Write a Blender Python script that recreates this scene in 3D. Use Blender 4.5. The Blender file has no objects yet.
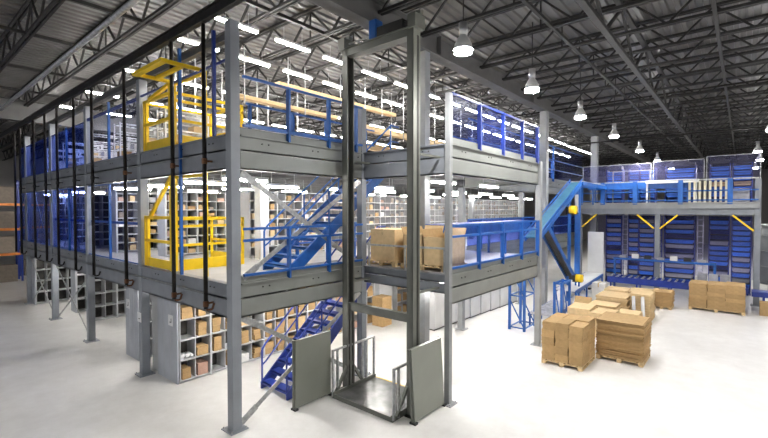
import bpy, math, random
from mathutils import Vector, Matrix
random.seed(7)
scene = bpy.context.scene
COL = scene.collection
PI = math.pi

# ------------------------------------------------------------------ materials
def nt(name):
    m = bpy.data.materials.new(name); m.use_nodes = True
    n = m.node_tree.nodes; l = m.node_tree.links
    return m, n, l, n['Principled BSDF']

def mat(name, col, rough=.5, metal=0., var=.12, scale=6., bump=0., col2=None, obj_var=0., detail=4, spec=.5):
    m, n, l, b = nt(name)
    tc = n.new('ShaderNodeTexCoord')
    no = n.new('ShaderNodeTexNoise'); no.inputs['Scale'].default_value = scale
    no.inputs['Detail'].default_value = detail
    l.new(tc.outputs['Object'], no.inputs['Vector'])
    rp = n.new('ShaderNodeValToRGB')
    c2 = col2 or tuple(c*(1-var) for c in col)
    c1 = col if col2 else tuple(min(1, c*(1+var)) for c in col)
    rp.color_ramp.elements[0].color = (*c2, 1); rp.color_ramp.elements[0].position = .35
    rp.color_ramp.elements[1].color = (*c1, 1); rp.color_ramp.elements[1].position = .65
    l.new(no.outputs['Fac'], rp.inputs['Fac'])
    out = rp.outputs['Color']
    if obj_var:
        oi = n.new('ShaderNodeObjectInfo'); hs = n.new('ShaderNodeHueSaturation')
        mr = n.new('ShaderNodeMapRange')
        mr.inputs['To Min'].default_value = 1-obj_var; mr.inputs['To Max'].default_value = 1+obj_var
        l.new(oi.outputs['Random'], mr.inputs['Value']); l.new(mr.outputs['Result'], hs.inputs['Value'])
        l.new(out, hs.inputs['Color']); out = hs.outputs['Color']
    l.new(out, b.inputs['Base Color'])
    b.inputs['Roughness'].default_value = rough; b.inputs['Metallic'].default_value = metal
    b.inputs['Specular IOR Level'].default_value = spec
    if bump:
        bp = n.new('ShaderNodeBump'); bp.inputs['Strength'].default_value = bump
        l.new(no.outputs['Fac'], bp.inputs['Height']); l.new(bp.outputs['Normal'], b.inputs['Normal'])
    return m

def emis(name, col, s):
    m, n, l, b = nt(name)
    b.inputs['Base Color'].default_value = (.9, .9, .9, 1)
    b.inputs['Emission Color'].default_value = (*col, 1); b.inputs['Emission Strength'].default_value = s
    return m

def film(name, col, alpha, tint, rough=.3):
    m, n, l, b = nt(name)
    tr = n.new('ShaderNodeBsdfTransparent'); mx = n.new('ShaderNodeMixShader')
    tr.inputs['Color'].default_value = (*tint, 1)
    b.inputs['Base Color'].default_value = (*col, 1); b.inputs['Roughness'].default_value = rough
    tc = n.new('ShaderNodeTexCoord'); no = n.new('ShaderNodeTexNoise'); no.inputs['Scale'].default_value = 1.1
    l.new(tc.outputs['Object'], no.inputs['Vector'])
    mr = n.new('ShaderNodeMapRange'); mr.inputs['From Min'].default_value = .3; mr.inputs['From Max'].default_value = .7
    mr.inputs['To Min'].default_value = alpha*.6; mr.inputs['To Max'].default_value = min(1, alpha*1.4)
    l.new(no.outputs['Fac'], mr.inputs['Value']); l.new(mr.outputs['Result'], mx.inputs['Fac'])
    l.new(tr.outputs[0], mx.inputs[1]); l.new(b.outputs[0], mx.inputs[2])
    o = n['Material Output']; l.new(mx.outputs[0], o.inputs['Surface'])
    return m

def concrete():
    m, n, l, b = nt('polished_concrete')
    tc = n.new('ShaderNodeTexCoord')
    a = n.new('ShaderNodeTexNoise'); a.inputs['Scale'].default_value = .35; a.inputs['Detail'].default_value = 8; a.inputs['Roughness'].default_value = .6
    c = n.new('ShaderNodeTexNoise'); c.inputs['Scale'].default_value = 2.2; c.inputs['Detail'].default_value = 10; c.inputs['Roughness'].default_value = .7
    l.new(tc.outputs['Object'], a.inputs['Vector']); l.new(tc.outputs['Object'], c.inputs['Vector'])
    mx = n.new('ShaderNodeMix'); mx.data_type = 'FLOAT'; mx.inputs[0].default_value = .5
    l.new(a.outputs['Fac'], mx.inputs[2]); l.new(c.outputs['Fac'], mx.inputs[3])
    rp = n.new('ShaderNodeValToRGB'); e = rp.color_ramp.elements
    e[0].position = .3; e[0].color = (.60, .58, .55, 1); e[1].position = .68; e[1].color = (.80, .79, .77, 1)
    l.new(mx.outputs[0], rp.inputs['Fac']); l.new(rp.outputs['Color'], b.inputs['Base Color'])
    mr = n.new('ShaderNodeMapRange'); mr.inputs['To Min'].default_value = .3; mr.inputs['To Max'].default_value = .55
    l.new(c.outputs['Fac'], mr.inputs['Value']); l.new(mr.outputs['Result'], b.inputs['Roughness'])
    b.inputs['Specular IOR Level'].default_value = .4
    return m

M = {}
M['concrete'] = concrete()
M['steel'] = mat('grey_painted_steel', (.215, .23, .255), .42, .0, .08, 3)
M['column'] = mat('lit_column_steel', (.28, .30, .33), .42, .0, .07, 2)  # lighter copy of the grey steel, light on the columns put into the colour
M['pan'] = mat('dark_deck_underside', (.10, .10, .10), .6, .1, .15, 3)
M['steel_light'] = mat('light_grey_painted_steel', (.28, .29, .295), .42, .0, .07, 3)
M['fascia'] = mat('strongly_lit_fascia_steel', (.235, .245, .23), .42, .0, .07, 2)  # same steel as the left facade, strong light painted in as a lighter tone
M['olive'] = mat('olive_grey_lift_paint', (.15, .155, .135), .4, .1, .08, 3)
M['galv'] = mat('galvanised_steel', (.42, .43, .43), .38, .5, .2, 14)
M['black'] = mat('black_steel', (.018, .017, .016), .45, .2, .2, 6)
M['poles'] = mat('dark_brown_pole_paint', (.012, .010, .009), .5, .0, .3, 8, spec=.3)
M['brass'] = mat('copper_clamp_metal', (.16, .075, .04), .4, .6, .2, 30)
M['roofsteel'] = mat('dark_roof_steel', (.03, .029, .028), .6, .1, .2, 6)
M['girder'] = mat('grey_girder_paint', (.12, .118, .115), .6, .0, .12, 2)
M['deckmetal'] = mat('galvanised_roof_deck', (.17, .166, .16), .42, .35, .14, .8)
M['blue'] = mat('bright_blue_paint', (.015, .105, .39), .38, .0, .15, 4)
M['navy'] = mat('deep_blue_paint', (.02, .045, .27), .38, .0, .15, 4)
M['teal'] = mat('teal_belt', (.05, .17, .26), .4, .0, .15, 5)
M['yellow'] = mat('safety_yellow_paint', (.92, .62, .01), .4, .0, .06, 4)
M['card'] = mat('kraft_cardboard', (.43, .285, .135), .8, 0, .08, 9, .03, obj_var=.13, spec=.2)
M['card_pale'] = mat('pale_kraft_cardboard', (.64, .47, .26), .8, 0, .06, 9, .03, obj_var=.08, spec=.2)
M['card_dull'] = mat('greyish_cardboard', (.24, .20, .16), .8, 0, .1, 9, obj_var=.2)
M['card_white'] = mat('white_cardboard', (.72, .71, .69), .7, 0, .05, 9, obj_var=.08)
M['card_pink'] = mat('pinkish_cardboard', (.46, .29, .22), .7, 0, .06, 9, obj_var=.1)
M['wood'] = mat('pallet_wood', (.62, .45, .24), .75, 0, .22, 12, .1)
M['shelf'] = mat('pale_grey_shelf_paint', (.50, .505, .51), .45, 0, .05, 3)
M['panel'] = mat('pale_blue_grey_end_panel', (.46, .48, .52), .5, 0, .10, 1.5)
M['dim'] = mat('open_shelf_shade', (.055, .05, .045), .7, 0, .25, 5)  # shade behind the open shelf backs, put into a dark brown-grey colour
M['white'] = mat('white_laminate', (.74, .74, .73), .45, 0, .04, 2)
M['paper'] = mat('white_paper', (.8, .8, .8), .7, 0, .03, 5)
M['ink'] = mat('dark_print_ink', (.08, .08, .1), .7, 0, .1, 5)
M['wall'] = mat('painted_block_wall', (.30, .29, .28), .8, 0, .08, .4)
M['plate'] = mat('dark_floor_plate', (.16, .16, .155), .28, .5, .3, 4)
M['totebl'] = mat('blue_tote_plastic', (.05, .19, .72), .4, 0, .12, 5, obj_var=.25)
M['totegr'] = mat('grey_tote_plastic', (.36, .36, .40), .45, 0, .12, 5, obj_var=.25)
M['alu'] = mat('aluminium_foil_wrap', (.62, .62, .63), .3, .7, .2, 7, .2)
M['cream'] = mat('cream_plastic', (.74, .68, .48), .5, 0, .06, 5)
M['deckwood'] = mat('mezzanine_floor_board', (.40, .39, .385), .5, 0, .08, 2)
M['rubber'] = mat('black_rubber', (.03, .03, .03), .8, 0, .2, 8)
M['tubeL'] = emis('fluorescent_tube_glow', (1, .97, .93), 85)
M['tubeU'] = emis('under_deck_tube_glow', (1, .97, .93), 55)
M['bulbL'] = emis('metal_halide_glow', (1, .98, .95), 220)
M['net_blue'] = film('blue_tinted_sheet', (.02, .07, .42), .2, (.52, .62, 1))
M['net_lav'] = film('lavender_tinted_sheet', (.10, .14, .6), .035, (.91, .93, 1))
M['net_clear'] = film('pale_violet_clear_sheet', (.35, .35, .7), .05, (.93, .93, 1))
M['wrap'] = film('milky_stretch_wrap', (.8, .82, .85), .7, (1, 1, 1))
M['green'] = mat('green_plastic', (.03, .3, .1), .5)
M['orange'] = mat('orange_beam_paint', (.75, .25, .05), .5)

# ------------------------------------------------------------------ mesh builder
class MB:
    def __init__(s): s.v = []; s.f = []
    def hexa(s, P):
        i = len(s.v); s.v += [tuple(p) for p in P]
        s.f += [(i, i+3, i+2, i+1), (i+4, i+5, i+6, i+7), (i, i+1, i+5, i+4), (i+1, i+2, i+6, i+5), (i+2, i+3, i+7, i+6), (i+3, i, i+4, i+7)]
        return s
    def b(s, x0, x1, y0, y1, z0, z1):
        if x0 > x1: x0, x1 = x1, x0
        if y0 > y1: y0, y1 = y1, y0
        if z0 > z1: z0, z1 = z1, z0
        return s.hexa([(x0, y0, z0), (x1, y0, z0), (x1, y1, z0), (x0, y1, z0), (x0, y0, z1), (x1, y0, z1), (x1, y1, z1), (x0, y1, z1)])
    def bar(s, p, q, w, h=None, up=(0, 0, 1)):
        h = h or w; p = Vector(p); q = Vector(q); d = (q-p).normalized(); up = Vector(up)
        if abs(d.dot(up)) > .99: up = Vector((1, 0, 0))
        r = d.cross(up).normalized(); u = r.cross(d)
        r = r*w/2; u = u*h/2
        return s.hexa([p-r-u, p+r-u, p+r+u, p-r+u, q-r-u, q+r-u, q+r+u, q-r+u])
    def prism(s, pts, off):
        n = len(pts); i = len(s.v); off = Vector(off)
        s.v += [tuple(p) for p in pts] + [tuple(Vector(p)+off) for p in pts]
        s.f.append(tuple(range(i+n-1, i-1, -1))); s.f.append(tuple(range(i+n, i+2*n)))
        for k in range(n):
            s.f.append((i+k, i+(k+1) % n, i+n+(k+1) % n, i+n+k))
        return s
    def cyl(s, p, q, r, n=10, r2=None):
        p = Vector(p); q = Vector(q); d = (q-p).normalized()
        a = d.orthogonal().normalized(); c = d.cross(a); i = len(s.v); r2 = r if r2 is None else r2
        for P, R_ in ((p, r), (q, r2)):
            for k in range(n):
                t = 2*PI*k/n; s.v.append(tuple(P+a*math.cos(t)*R_+c*math.sin(t)*R_))
        for k in range(n): s.f.append((i+k, i+(k+1) % n, i+n+(k+1) % n, i+n+k))
        s.f.append(tuple(range(i+n-1, i-1, -1))); s.f.append(tuple(range(i+n, i+2*n)))
        return s
    def path(s, pts, r, n=8):
        for a, c in zip(pts, pts[1:]): s.cyl(a, c, r, n)
        return s
    def build(s, name, m, parent=None, loc=None, bevel=0, smooth=False, rotz=0):
        me = bpy.data.meshes.new(name)
        me.from_pydata(s.v, [], s.f); me.update()
        o = bpy.data.objects.new(name, me); COL.objects.link(o)
        me.materials.append(M[m] if isinstance(m, str) else m)
        if parent: o.parent = parent
        if loc: o.location = loc
        if rotz: o.rotation_euler.z = rotz
        if bevel:
            md = o.modifiers.new('bevel', 'BEVEL'); md.width = bevel; md.segments = 2; md.limit_method = 'ANGLE'
        if smooth:
            for p in me.polygons: p.use_smooth = len(p.vertices) == 4
        return o

def ground(mb):
    """shift vertices so that the base centre is the origin; return the base point"""
    xs = [v[0] for v in mb.v]; ys = [v[1] for v in mb.v]; zs = [v[2] for v in mb.v]
    c = ((min(xs)+max(xs))/2, (min(ys)+max(ys))/2, min(zs))
    mb.v = [(x-c[0], y-c[1], z-c[2]) for x, y, z in mb.v]
    return c

def tag(o, label, cat, group=None, kind=None):
    o['label'] = label; o['category'] = cat
    if group: o['group'] = group
    if kind: o['kind'] = kind
    return o
def thing(name, label, cat, loc=(0, 0, 0), rz=0, group=None):
    o = bpy.data.objects.new(name, None); COL.objects.link(o); o.empty_display_size = .2
    o.location = loc; o.rotation_euler.z = rz
    return tag(o, label, cat, group)
def solo(mb, name, m, label, cat, group=None, bevel=0, smooth=False, kind=None):
    c = ground(mb); return tag(mb.build(name, m, loc=c, bevel=bevel, smooth=smooth), label, cat, group, kind)
def struct(mb, name, m):
    o = mb.build(name, m); o['kind'] = 'structure'; return o
def dup(o, loc, rz=None, label=None, group=None):
    r = o.copy(); COL.objects.link(r); r.location = loc
    if rz is not None: r.rotation_euler.z = rz
    if label: r['label'] = label
    if group: r['group'] = group
    for ch in list(o.children):
        c = ch.copy(); COL.objects.link(c); c.parent = r
        for g in list(ch.children):
            d = g.copy(); COL.objects.link(d); d.parent = c
    return r
ON = 'zeroth first second third fourth fifth sixth seventh eighth ninth tenth eleventh twelfth thirteenth fourteenth fifteenth sixteenth seventeenth eighteenth nineteenth twentieth'.split()
def nth(k):
    if k <= 20: return ON[k]
    t = {2: 'twenty', 3: 'thirty', 4: 'forty', 5: 'fifty', 6: 'sixty'}
    if k % 10 == 0: return {3: 'thirtieth', 4: 'fortieth', 5: 'fiftieth', 6: 'sixtieth'}[k//10]
    return t[k//10] + '-' + ON[k % 10]

# ------------------------------------------------------------------ camera
cam = bpy.data.cameras.new('camera'); co = bpy.data.objects.new('camera', cam); COL.objects.link(co)
co.location = (-4.51, -7.67, 4.3667)
co.rotation_euler = (PI/2-.0222, 0, .6997-PI/2)
cam.sensor_width = 36; cam.lens = 426.5*36/768; cam.clip_end = 300
scene.camera = co

# ------------------------------------------------------------------ heights of the place
Z1, Z1b, Z2, Z2b, ROOF = 2.9, 2.22, 5.84, 5.16, 9.85
S = 4.42; XR = 3.69; XE = 9.16; YF = -2.65; XEND = 23.5; YEND = 19.0

# ------------------------------------------------------------------ setting
struct(MB().b(-16, 62, -24, 46, -.2, 0), 'floor', 'concrete')
def roof():
    mb = MB(); y = -24.; p = .3
    v = []; f = []
    k = 0; prof = []
    while y < 46:
        prof += [(y, ROOF), (y+.11, ROOF), (y+.14, ROOF+.05), (y+.27, ROOF+.05)]; y += p
    n = len(prof)
    for (yy, zz) in prof: v += [(-16, yy, zz), (62, yy, zz)]
    for i in range(n-1): f.append((2*i, 2*i+1, 2*i+3, 2*i+2))
    i = len(v); v += [(-16, -24, ROOF+.2), (62, -24, ROOF+.2), (62, 46, ROOF+.2), (-16, 46, ROOF+.2)]; f.append((i, i+1, i+2, i+3))
    mb.v = v; mb.f = f
    return mb
struct(roof(), 'ceiling', 'deckmetal')
struct(MB().b(-16, 62, 46, 46.2, 0, ROOF), 'wall_left', 'wall')
struct(MB().b(62, 62.2, -24, 46, 0, ROOF), 'wall_back', 'wall')
struct(MB().b(-16, 62, -24.2, -24, 0, ROOF), 'wall_right', 'wall')

# roof joists, each spanning along y
def joist_parts(y0, y1, zb, zt, pan=.62, parent=None):
    t = MB()
    for s_ in (-.05, .05): t.b(s_-.028, s_+.028, y0, y1, zt-.07, zt)
    t.build('top_chord', 'roofsteel', parent)
    bt = MB()
    for s_ in (-.05, .05): bt.b(s_-.028, s_+.028, y0, y1, zb, zb+.07)
    bt.build('bottom_chord', 'roofsteel', parent)
    w = MB(); y = y0; k = 0
    while y+pan <= y1:
        a, c = (zt-.04, zb+.03) if k % 2 == 0 else (zb+.03, zt-.04)
        w.bar((0, y, a), (0, y+pan, c), .048); y += pan; k += 1
        if k % 6 == 0: w.bar((0, y, zb), (0, y, zt), .035)
    w.build('web', 'roofsteel', parent)
jx = [-8.59+1.69*k for k in range(42)]
proto = None
for k, x in enumerate(jx):
    lab = 'dark steel roof joist under the corrugated deck, %s from the camera-side end of the roof' % nth(k+1)
    if proto is None:
        proto = thing('roof_joist', lab, 'roof joist', (x, 0, 0), 0, 'dark open web roof joists')
        joist_parts(-24, 46, 8.98, ROOF, .85, proto)
    else: dup(proto, (x, 0, 0), label=lab)

# girders along x
def girder(y, zb, zt, w=.36, name='roof_girder', label='', x0=-16, x1=62, m='girder'):
    mb = MB(); mb.b(x0, x1, y-w/2, y+w/2, zb, zb+.035).b(x0, x1, y-w/2, y+w/2, zt-.035, zt).b(x0, x1, y-.02, y+.02, zb, zt)
    x = x0+1
    while x < x1: mb.b(x-.01, x+.01, y-w/2+.02, y+w/2-.02, zb, zt); x += 6.9
    return solo(mb, name, m, label, 'girder')
girder(-1.0, 8.62, 9.24, label='deep grey roof girder running above the edge of the mezzanine and lift')
girder(17.0, 8.3, 9.24, label='deep grey roof girder far back over the left end of mezzanine')
# truss girder and bridging on the right
mb = MB()
for z in (8.3, 9.4): mb.b(-16, 62, -5.33, -5.2, z, z+.09)
x = -16; k = 0
while x < 61:
    mb.bar((x, -5.26, 8.34 if k % 2 else 9.43), (x+1.69, -5.26, 9.43 if k % 2 else 8.34), .06); x += 1.69; k += 1
solo(mb, 'truss_girder', 'roofsteel', 'dark open truss girder crossing the joists over the open floor', 'girder')
for k, (y, z) in enumerate(((-7.1, 8.4), (-3.9, 8.42), (-9.4, 8.4), (.9, 8.45), (3.8, 8.45), (6.9, 8.45), (10.5, 8.45), (14, 8.45), (22, 8.45), (27, 8.45))):
    mb = MB().b(-14, 61, y-.04, y+.04, z+.54, z+.62)
    solo(mb, 'bridging_rod', 'roofsteel', 'thin dark bridging rod through the joists, %s counted from the right side' % nth(k+1), 'bridging rod', 'bridging rods between the roof joists')
for k, (x, r, z, m) in enumerate(((-1.55, .055, 8.02, 'galv'), (-3.4, .04, 8.2, 'poles'), (15.5, .035, 8.9, 'poles'), (27, .035, 8.9, 'poles'), (22.0, .04, 8.2, 'poles'))):
    mb = MB(); mb.cyl((x, -22, z), (x, 44, z), r, 10)
    solo(mb, 'sprinkler_pipe', m, ['long grey sprinkler pipe hung under joists left of the mezzanine', 'thin dark pipe under joists nearest the upper left picture corner', 'thin dark pipe crossing over the conveyor inclines', 'thin dark pipe beyond the far pick platform', 'thin dark pipe over the far pick platform'][k], 'pipe', smooth=True)
# beam along the left facade tops
solo(MB().b(-.36, -.25, -1.9, 44, 8.06, 8.08).b(-.36, -.25, -1.9, 44, 8.27, 8.29).b(-.31, -.29, -1.9, 44, 8.06, 8.29), 'header_beam', 'roofsteel', 'dark steel header beam above the left facade holding the tall poles', 'beam')
solo(MB().b(.0, .12, .12, 18, 7.74, 7.76).b(.0, .12, .12, 18, 7.9, 7.92).b(.05, .07, .12, 18, 7.74, 7.92), 'tie_beam', 'girder', 'dark tie beam joining the tops of the left facade columns', 'beam')

# ------------------------------------------------------------------ building + mezzanine columns
def column(x, y, z0, z1, w, label, m='steel', base=True, group=None, rz=0):
    t = thing('steel_column', label, 'column', (x, y, z0), rz, group)
    h = w/2
    MB().b(-h, h, -h, h, .02 if base else 0, z1-z0).build('shaft', m, t, bevel=.008)
    if base:
        MB().b(-h-.09, h+.09, -h-.09, h+.09, 0, .02).build('base_plate', m, t)
        bl = MB()
        for sx in (-1, 1):
            for sy in (-1, 1): bl.cyl((sx*(h+.055), sy*(h+.055), .02), (sx*(h+.055), sy*(h+.055), .055), .016, 6)
        bl.build('anchor_bolt', 'galv', t)
    return t
names = ['corner column of the mezzanine, nearest the camera', 'second facade column left of the corner column, beside the yellow gates', 'third facade column leftwards from the corner column', 'fourth facade column leftwards from the corner column', 'fifth facade column leftwards from the corner column']
for k in range(5):
    column(0, k*S, 0, 8.03 if k == 0 else 7.74, .2, 'tall grey steel ' + names[k], 'column')
column(XR, 0, 0, 7.0, .18, 'grey mezzanine column at the back left of the lift bay', 'steel')
column(XR, YF, 0, 6.95, .13, 'slim grey column right of the freight lift, front of right block', 'steel_light')
column(XE, YF, 0, 5.9, .17, 'grey front column at far right end of the right block', 'steel_light')
column(5.1, -1.0, 0, 8.62, .24, 'pale building column behind the right lift mast, up to girder', 'steel_light')
column(14.25, -1.0, 0, 8.62, .3, 'pale building column just beyond the right block end', 'steel_light')
column(22.5, -1.0, 0, 8.62, .34, 'thick grey building column left of the pick platform racks', 'steel_light')
for k, (x, y) in enumerate(((3.3, 4.3), (9.16, .15), (14.6, 2.7), (9.16, 4.2), (14.6, .15), (6.4, 4.2))):
    column(x, y, Z1 if y > 1 else 0, Z2b if y > 1 else Z2b, .2, ['grey interior column on first deck behind blue stairs', 'grey column under and through the deck at right block rear', 'grey interior column on first deck by the far shelving', 'grey interior column on first deck in front of long shelving', 'grey rear column beyond right block, beside inclined conveyor', 'grey interior column on first deck behind the box pallets'][k], 'steel_light', base=True)
for k, x in enumerate((26., 34., 42.)):
    column(x, -14.5+0*k, 0, 9.8, .3, 'distant grey building column right of pick platform, %s' % ['nearest one', 'middle one', 'farthest one'][k], 'steel')

column(2.8, 3.2, Z1, Z2b, .3, 'broad white column on first deck left of blue stairs', 'white')
# ------------------------------------------------------------------ decks
HX0, HX1, HY0, HY1 = 2.75, 5.35, .2, 1.35     # stair opening
def deck(z, name_label, lvl):
    t = thing('mezzanine_deck', name_label, 'mezzanine floor', (0, 0, z-.12))
    def slab(x0, x1, y0, y1): return MB().b(x0, x1, y0, y1, .04, .12)
    p = MB(); e = .03
    p.b(e, HX0, e, YEND, .04, .12).b(HX0, HX1, e, HY0, .04, .12).b(HX0, HX1, HY1, YEND, .04, .12).b(HX1, XEND, e, YEND, .04, .12)
    p.b(XR+e, XE, YF+e, e, .04, .12)
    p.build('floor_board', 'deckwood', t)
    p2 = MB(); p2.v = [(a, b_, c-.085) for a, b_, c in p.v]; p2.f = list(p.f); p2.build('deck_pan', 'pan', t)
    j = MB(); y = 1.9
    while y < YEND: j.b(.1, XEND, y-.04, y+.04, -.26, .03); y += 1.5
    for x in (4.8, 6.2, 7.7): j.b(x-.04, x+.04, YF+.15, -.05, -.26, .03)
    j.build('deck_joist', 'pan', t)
deck(Z1, 'pale first mezzanine deck carrying the blue stairs and shelving', 1)
deck(Z2, 'upper mezzanine deck above the first storey', 2)
def fascia(p, q, zt, zb, m, label, ledge=True, toe=True, n=(0, -1, 0)):
    """edge beam from p to q (xy), outer face along n"""
    p = Vector((p[0], p[1], 0)); q = Vector((q[0], q[1], 0)); d = (q-p); L = d.length; d.normalize(); n = Vector(n)
    t = thing('edge_beam', label, 'edge beam', (p.x, p.y, zb))
    def bx(mb, o0, o1, z0, z1, s0=0, s1=None):
        s1 = L if s1 is None else s1
        a = d*s0; c = d*s1
        P = [a+n*o0, c+n*o0, c+n*o1, a+n*o1]
        mb.hexa([v+Vector((0, 0, z0)) for v in P]+[v+Vector((0, 0, z1)) for v in P]); return mb
    h = zt-zb; mid = h*.53
    up = MB(); bx(up, -.03, .0, mid+.012, h); bx(up, -.12, .0, mid+.012, mid+.04); bx(up, -.12, .045, h-.03, h)
    up.build('upper_channel', m, t)
    lo = MB(); bx(lo, -.03, .012, 0, mid); bx(lo, -.15, .012, 0, .03); lo.build('lower_beam', m, t)
    if toe:
        tb = MB(); bx(tb, -.02, -.005, h, h+.15); tb.build('toe_board', m, t)
    bo = MB(); s_ = .5
    while s_ < L-.2:
        for dd in (0, .16):
            c0 = d*(s_+dd)+Vector((0, 0, mid+.19)); bo.cyl(c0, c0+n*.014, .016, 6)
        s_ += 1.35
    bo.build('bolt_row', 'black', t)
    return t
lv = {1: (Z1, Z1b, 'first deck'), 2: (Z2, Z2b, 'upper deck')}
for L_, (zt, zb, nm) in lv.items():
    for k in range(4):
        fascia((-.08, .11+k*S), (-.08, (k+1)*S-.11), zt, zb, 'steel', 'grey edge beam of %s on left facade, %s bay left of corner column' % (nm, nth(k+1)), toe=False, n=(-1, 0, 0))
    fascia((-.08, 4*S+.11), (-.08, YEND), zt, zb, 'steel', 'grey edge beam of %s at far left end' % nm, toe=False, n=(-1, 0, 0))
    fascia((.11, -.08), (XR-.1, -.08), zt, zb, 'fascia', 'grey edge beam of %s between corner column and lift' % nm)
    fascia((XR, -.1), (XR, YF+.08), zt-(.0 if L_ == 2 else 0), zb if L_ == 2 else zb+.25, 'steel', 'grey edge beam of %s along lift landing' % nm, toe=False, n=(-1, 0, 0))
    fascia((XR+.08, YF), (XE-.1, YF), zt, zb, 'fascia', 'long grey edge beam of %s on right block, painted lighter as if lit' % nm)
    fascia((XE, YF+.1), (XE, 0), zt, zb, 'fascia', 'grey edge beam of %s on end of right block' % nm, toe=False, n=(1, 0, 0))
    fascia((XE+.1, -.02), (XEND, -.02), zt, zb, 'fascia', 'grey edge beam of %s beyond the right block' % nm)

# X braces
def brace(pts, label, y=None, x=None, w=.1, m='galv'):
    t = thing('cross_brace', label, 'brace', (x if x is not None else 0, y if y is not None else 0, 0))
    for i, (a, z0, c, z1) in enumerate(pts):
        o = .0 + i*.035
        if y is not None: p, q = (a, -o, z0), (c, -o, z1)
        else: p, q = (-o, a, z0), (-o, c, z1)
        nrm = (0, 1, 0) if y is not None else (1, 0, 0)
        mb = MB().bar(p, q, .012 if False else w, .012, up=nrm)
        P = Vector(p); Q = Vector(q); D = (Q-P).normalized()
        for e_, s_ in ((P, 1), (Q, -1)):
            mb.bar(e_-D*.05*s_, e_+D*.35*s_, w*1.35, .02, up=nrm)
        mb.build('brace_arm', m, t)
brace([(.2, 5.08, 3.5, 2.98), (.2, 3.02, 3.5, 5.08)], 'grey X brace on first storey between corner column and lift', y=-.03)
brace([(.15, 2.2, 3.5, .12), (.15, .14, 3.5, 2.2)], 'grey X brace at ground level between corner column and lift', y=-.03)
for k in (2, 3):
    for z0, z1, nm in ((.12, 2.15, 'ground level'), (3.0, 5.1, 'first storey')):
        brace([(k*S+(.2 if z0 < 1 else 1.2), z1, (k+1)*S-(.2 if z0 < 1 else 1.2), z0), (k*S+(.2 if z0 < 1 else 1.2), z0, (k+1)*S-(.2 if z0 < 1 else 1.2), z1)], 'thin grey X brace on %s of left facade, %s bay from corner column' % (nm, nth(k+1)), x=.05, w=.07)

# ------------------------------------------------------------------ tall dark poles on left facade
for k, y in enumerate((.6, 2.03, 4.85, 7.5, 9.35, 11.4, 13.1, 14.95, 17.6, 18.8)):
    t = thing('guide_pole', 'tall dark pole outside the left facade, %s counted leftwards from the corner' % nth(k+1), 'pole', (-.27, y, 2.36), 0, 'dark poles along the left facade')
    MB().cyl((0, 0, 0), (0, 0, 5.7), .043, 12).build('pole_tube', 'poles', t, smooth=True)
    if y < YEND-1:
        h = MB(); h.path([(0, 0, .03), (.04, -.01, -.03), (.12, -.03, -.02), (.16, -.03, .1)], .024)
        h.build('foot_hook', 'brass' if k < 3 else 'poles', t)
        for z in ((.05, 2.92) if k < 3 else (2.92,)):
            c = MB(); c.cyl((0, 0, z), (0, 0, z+.11), .056, 12); c.b(0, .16, -.018, .018, z+.04, z+.08)
            c.build('clamp', 'brass' if k < 3 else 'black', t)
# thin cable along the deck beam
mb = MB()
for a, c in ((.9, 4.2), (4.7, 8.7), (9.0, 13.0)): mb.cyl((-.13, a, 2.62), (-.13, c, 2.62), .012, 6)
mb.cyl((-.13, .9, 2.62), (-.1, 4.7, 2.62), .012, 6); mb.cyl((-.13, 4.2, 2.62), (-.13, 9.0, 2.62), .012, 6)
solo(mb, 'steel_conduit', 'galv', 'thin galvanised conduit running along first deck beam, left facade', 'conduit')
mb = MB(); mb.cyl((-.13, 1.6, 5.5), (-.13, 8.6, 5.5), .012, 6)
solo(mb, 'steel_conduit', 'galv', 'thin galvanised conduit running along upper deck beam, left facade', 'conduit')
# blue slide poles between dark ones
for k, (y, z0, z1) in enumerate(((2.0, 2.95, 7.95), (.5, 2.95, 7.95), (6.55, 2.95, 5.1), (10.7, 2.95, 5.1), (6.55, 5.9, 7.5), (10.9, 5.9, 7.3))):
    z0 = 2.9 if z0 < 4 else 5.84
    if k == 1: z0 = 5.84
    mb = MB().b(-.14, -.08, y-.03, y+.03, z0, z1)
    solo(mb, 'net_post', 'blue' if k not in (1,) else 'navy', ['bright blue post rising through both storeys at yellow gates', 'deep blue post beside nearest dark pole on upper deck', 'blue post on first storey in second facade bay', 'blue post on first storey in third facade bay', 'blue post on upper storey in second facade bay', 'blue post on upper storey in third facade bay'][k], 'post', 'blue posts on the left facade')

# tinted netting sheets on left facade (with real thickness)
def sheet(x0, x1, y0, y1, z0, z1, m, label, rail=None):
    t = thing('safety_net', label, 'safety net', ((x0+x1)/2, (y0+y1)/2, z0))
    dx, dy = (x1-x0)/2, (y1-y0)/2
    MB().b(-max(dx, .004), max(dx, .004), -max(dy, .004), max(dy, .004), 0, z1-z0).build('net_sheet', m, t)
    if rail:
        for z in (z1-z0, 0): MB().bar((-dx, -dy, z), (dx, dy, z), .03).build('border_rope', rail, t)
    return t
for k in range(5):
    y0 = k*S+.12; y1 = (k+1)*S-.12 if k < 4 else YEND
    if k >= 1:
        sheet(-.05, -.05, y0, y1, Z1+.02, 5.12, 'net_blue' if k > 1 else 'net_lav', 'blue tinted net on first storey of left facade, %s bay from corner column' % nth(k+1), 'blue')
        sheet(-.05, -.05, y0, y1, Z2+.02, 7.25, 'net_blue' if k > 1 else 'net_lav', 'blue tinted net on upper storey of left facade, %s bay from corner column' % nth(k+1), 'navy')
mb = MB().bar((-.05, .12, 7.3), (-.05, 8.7, 7.3), .04)
solo(mb, 'top_cable', 'navy', 'blue cable stretched high along the left facade from the corner column', 'cable')
# blue hand rails behind nets
for k in (1, 2):
    mb = MB().b(.0, .05, k*S+.15, (k+1)*S-.15, Z1+1.05, Z1+1.12)
    solo(mb, 'guard_rail', 'blue', 'blue hand rail on first storey of left facade, %s bay' % nth(k+1), 'guard rail')

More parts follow.
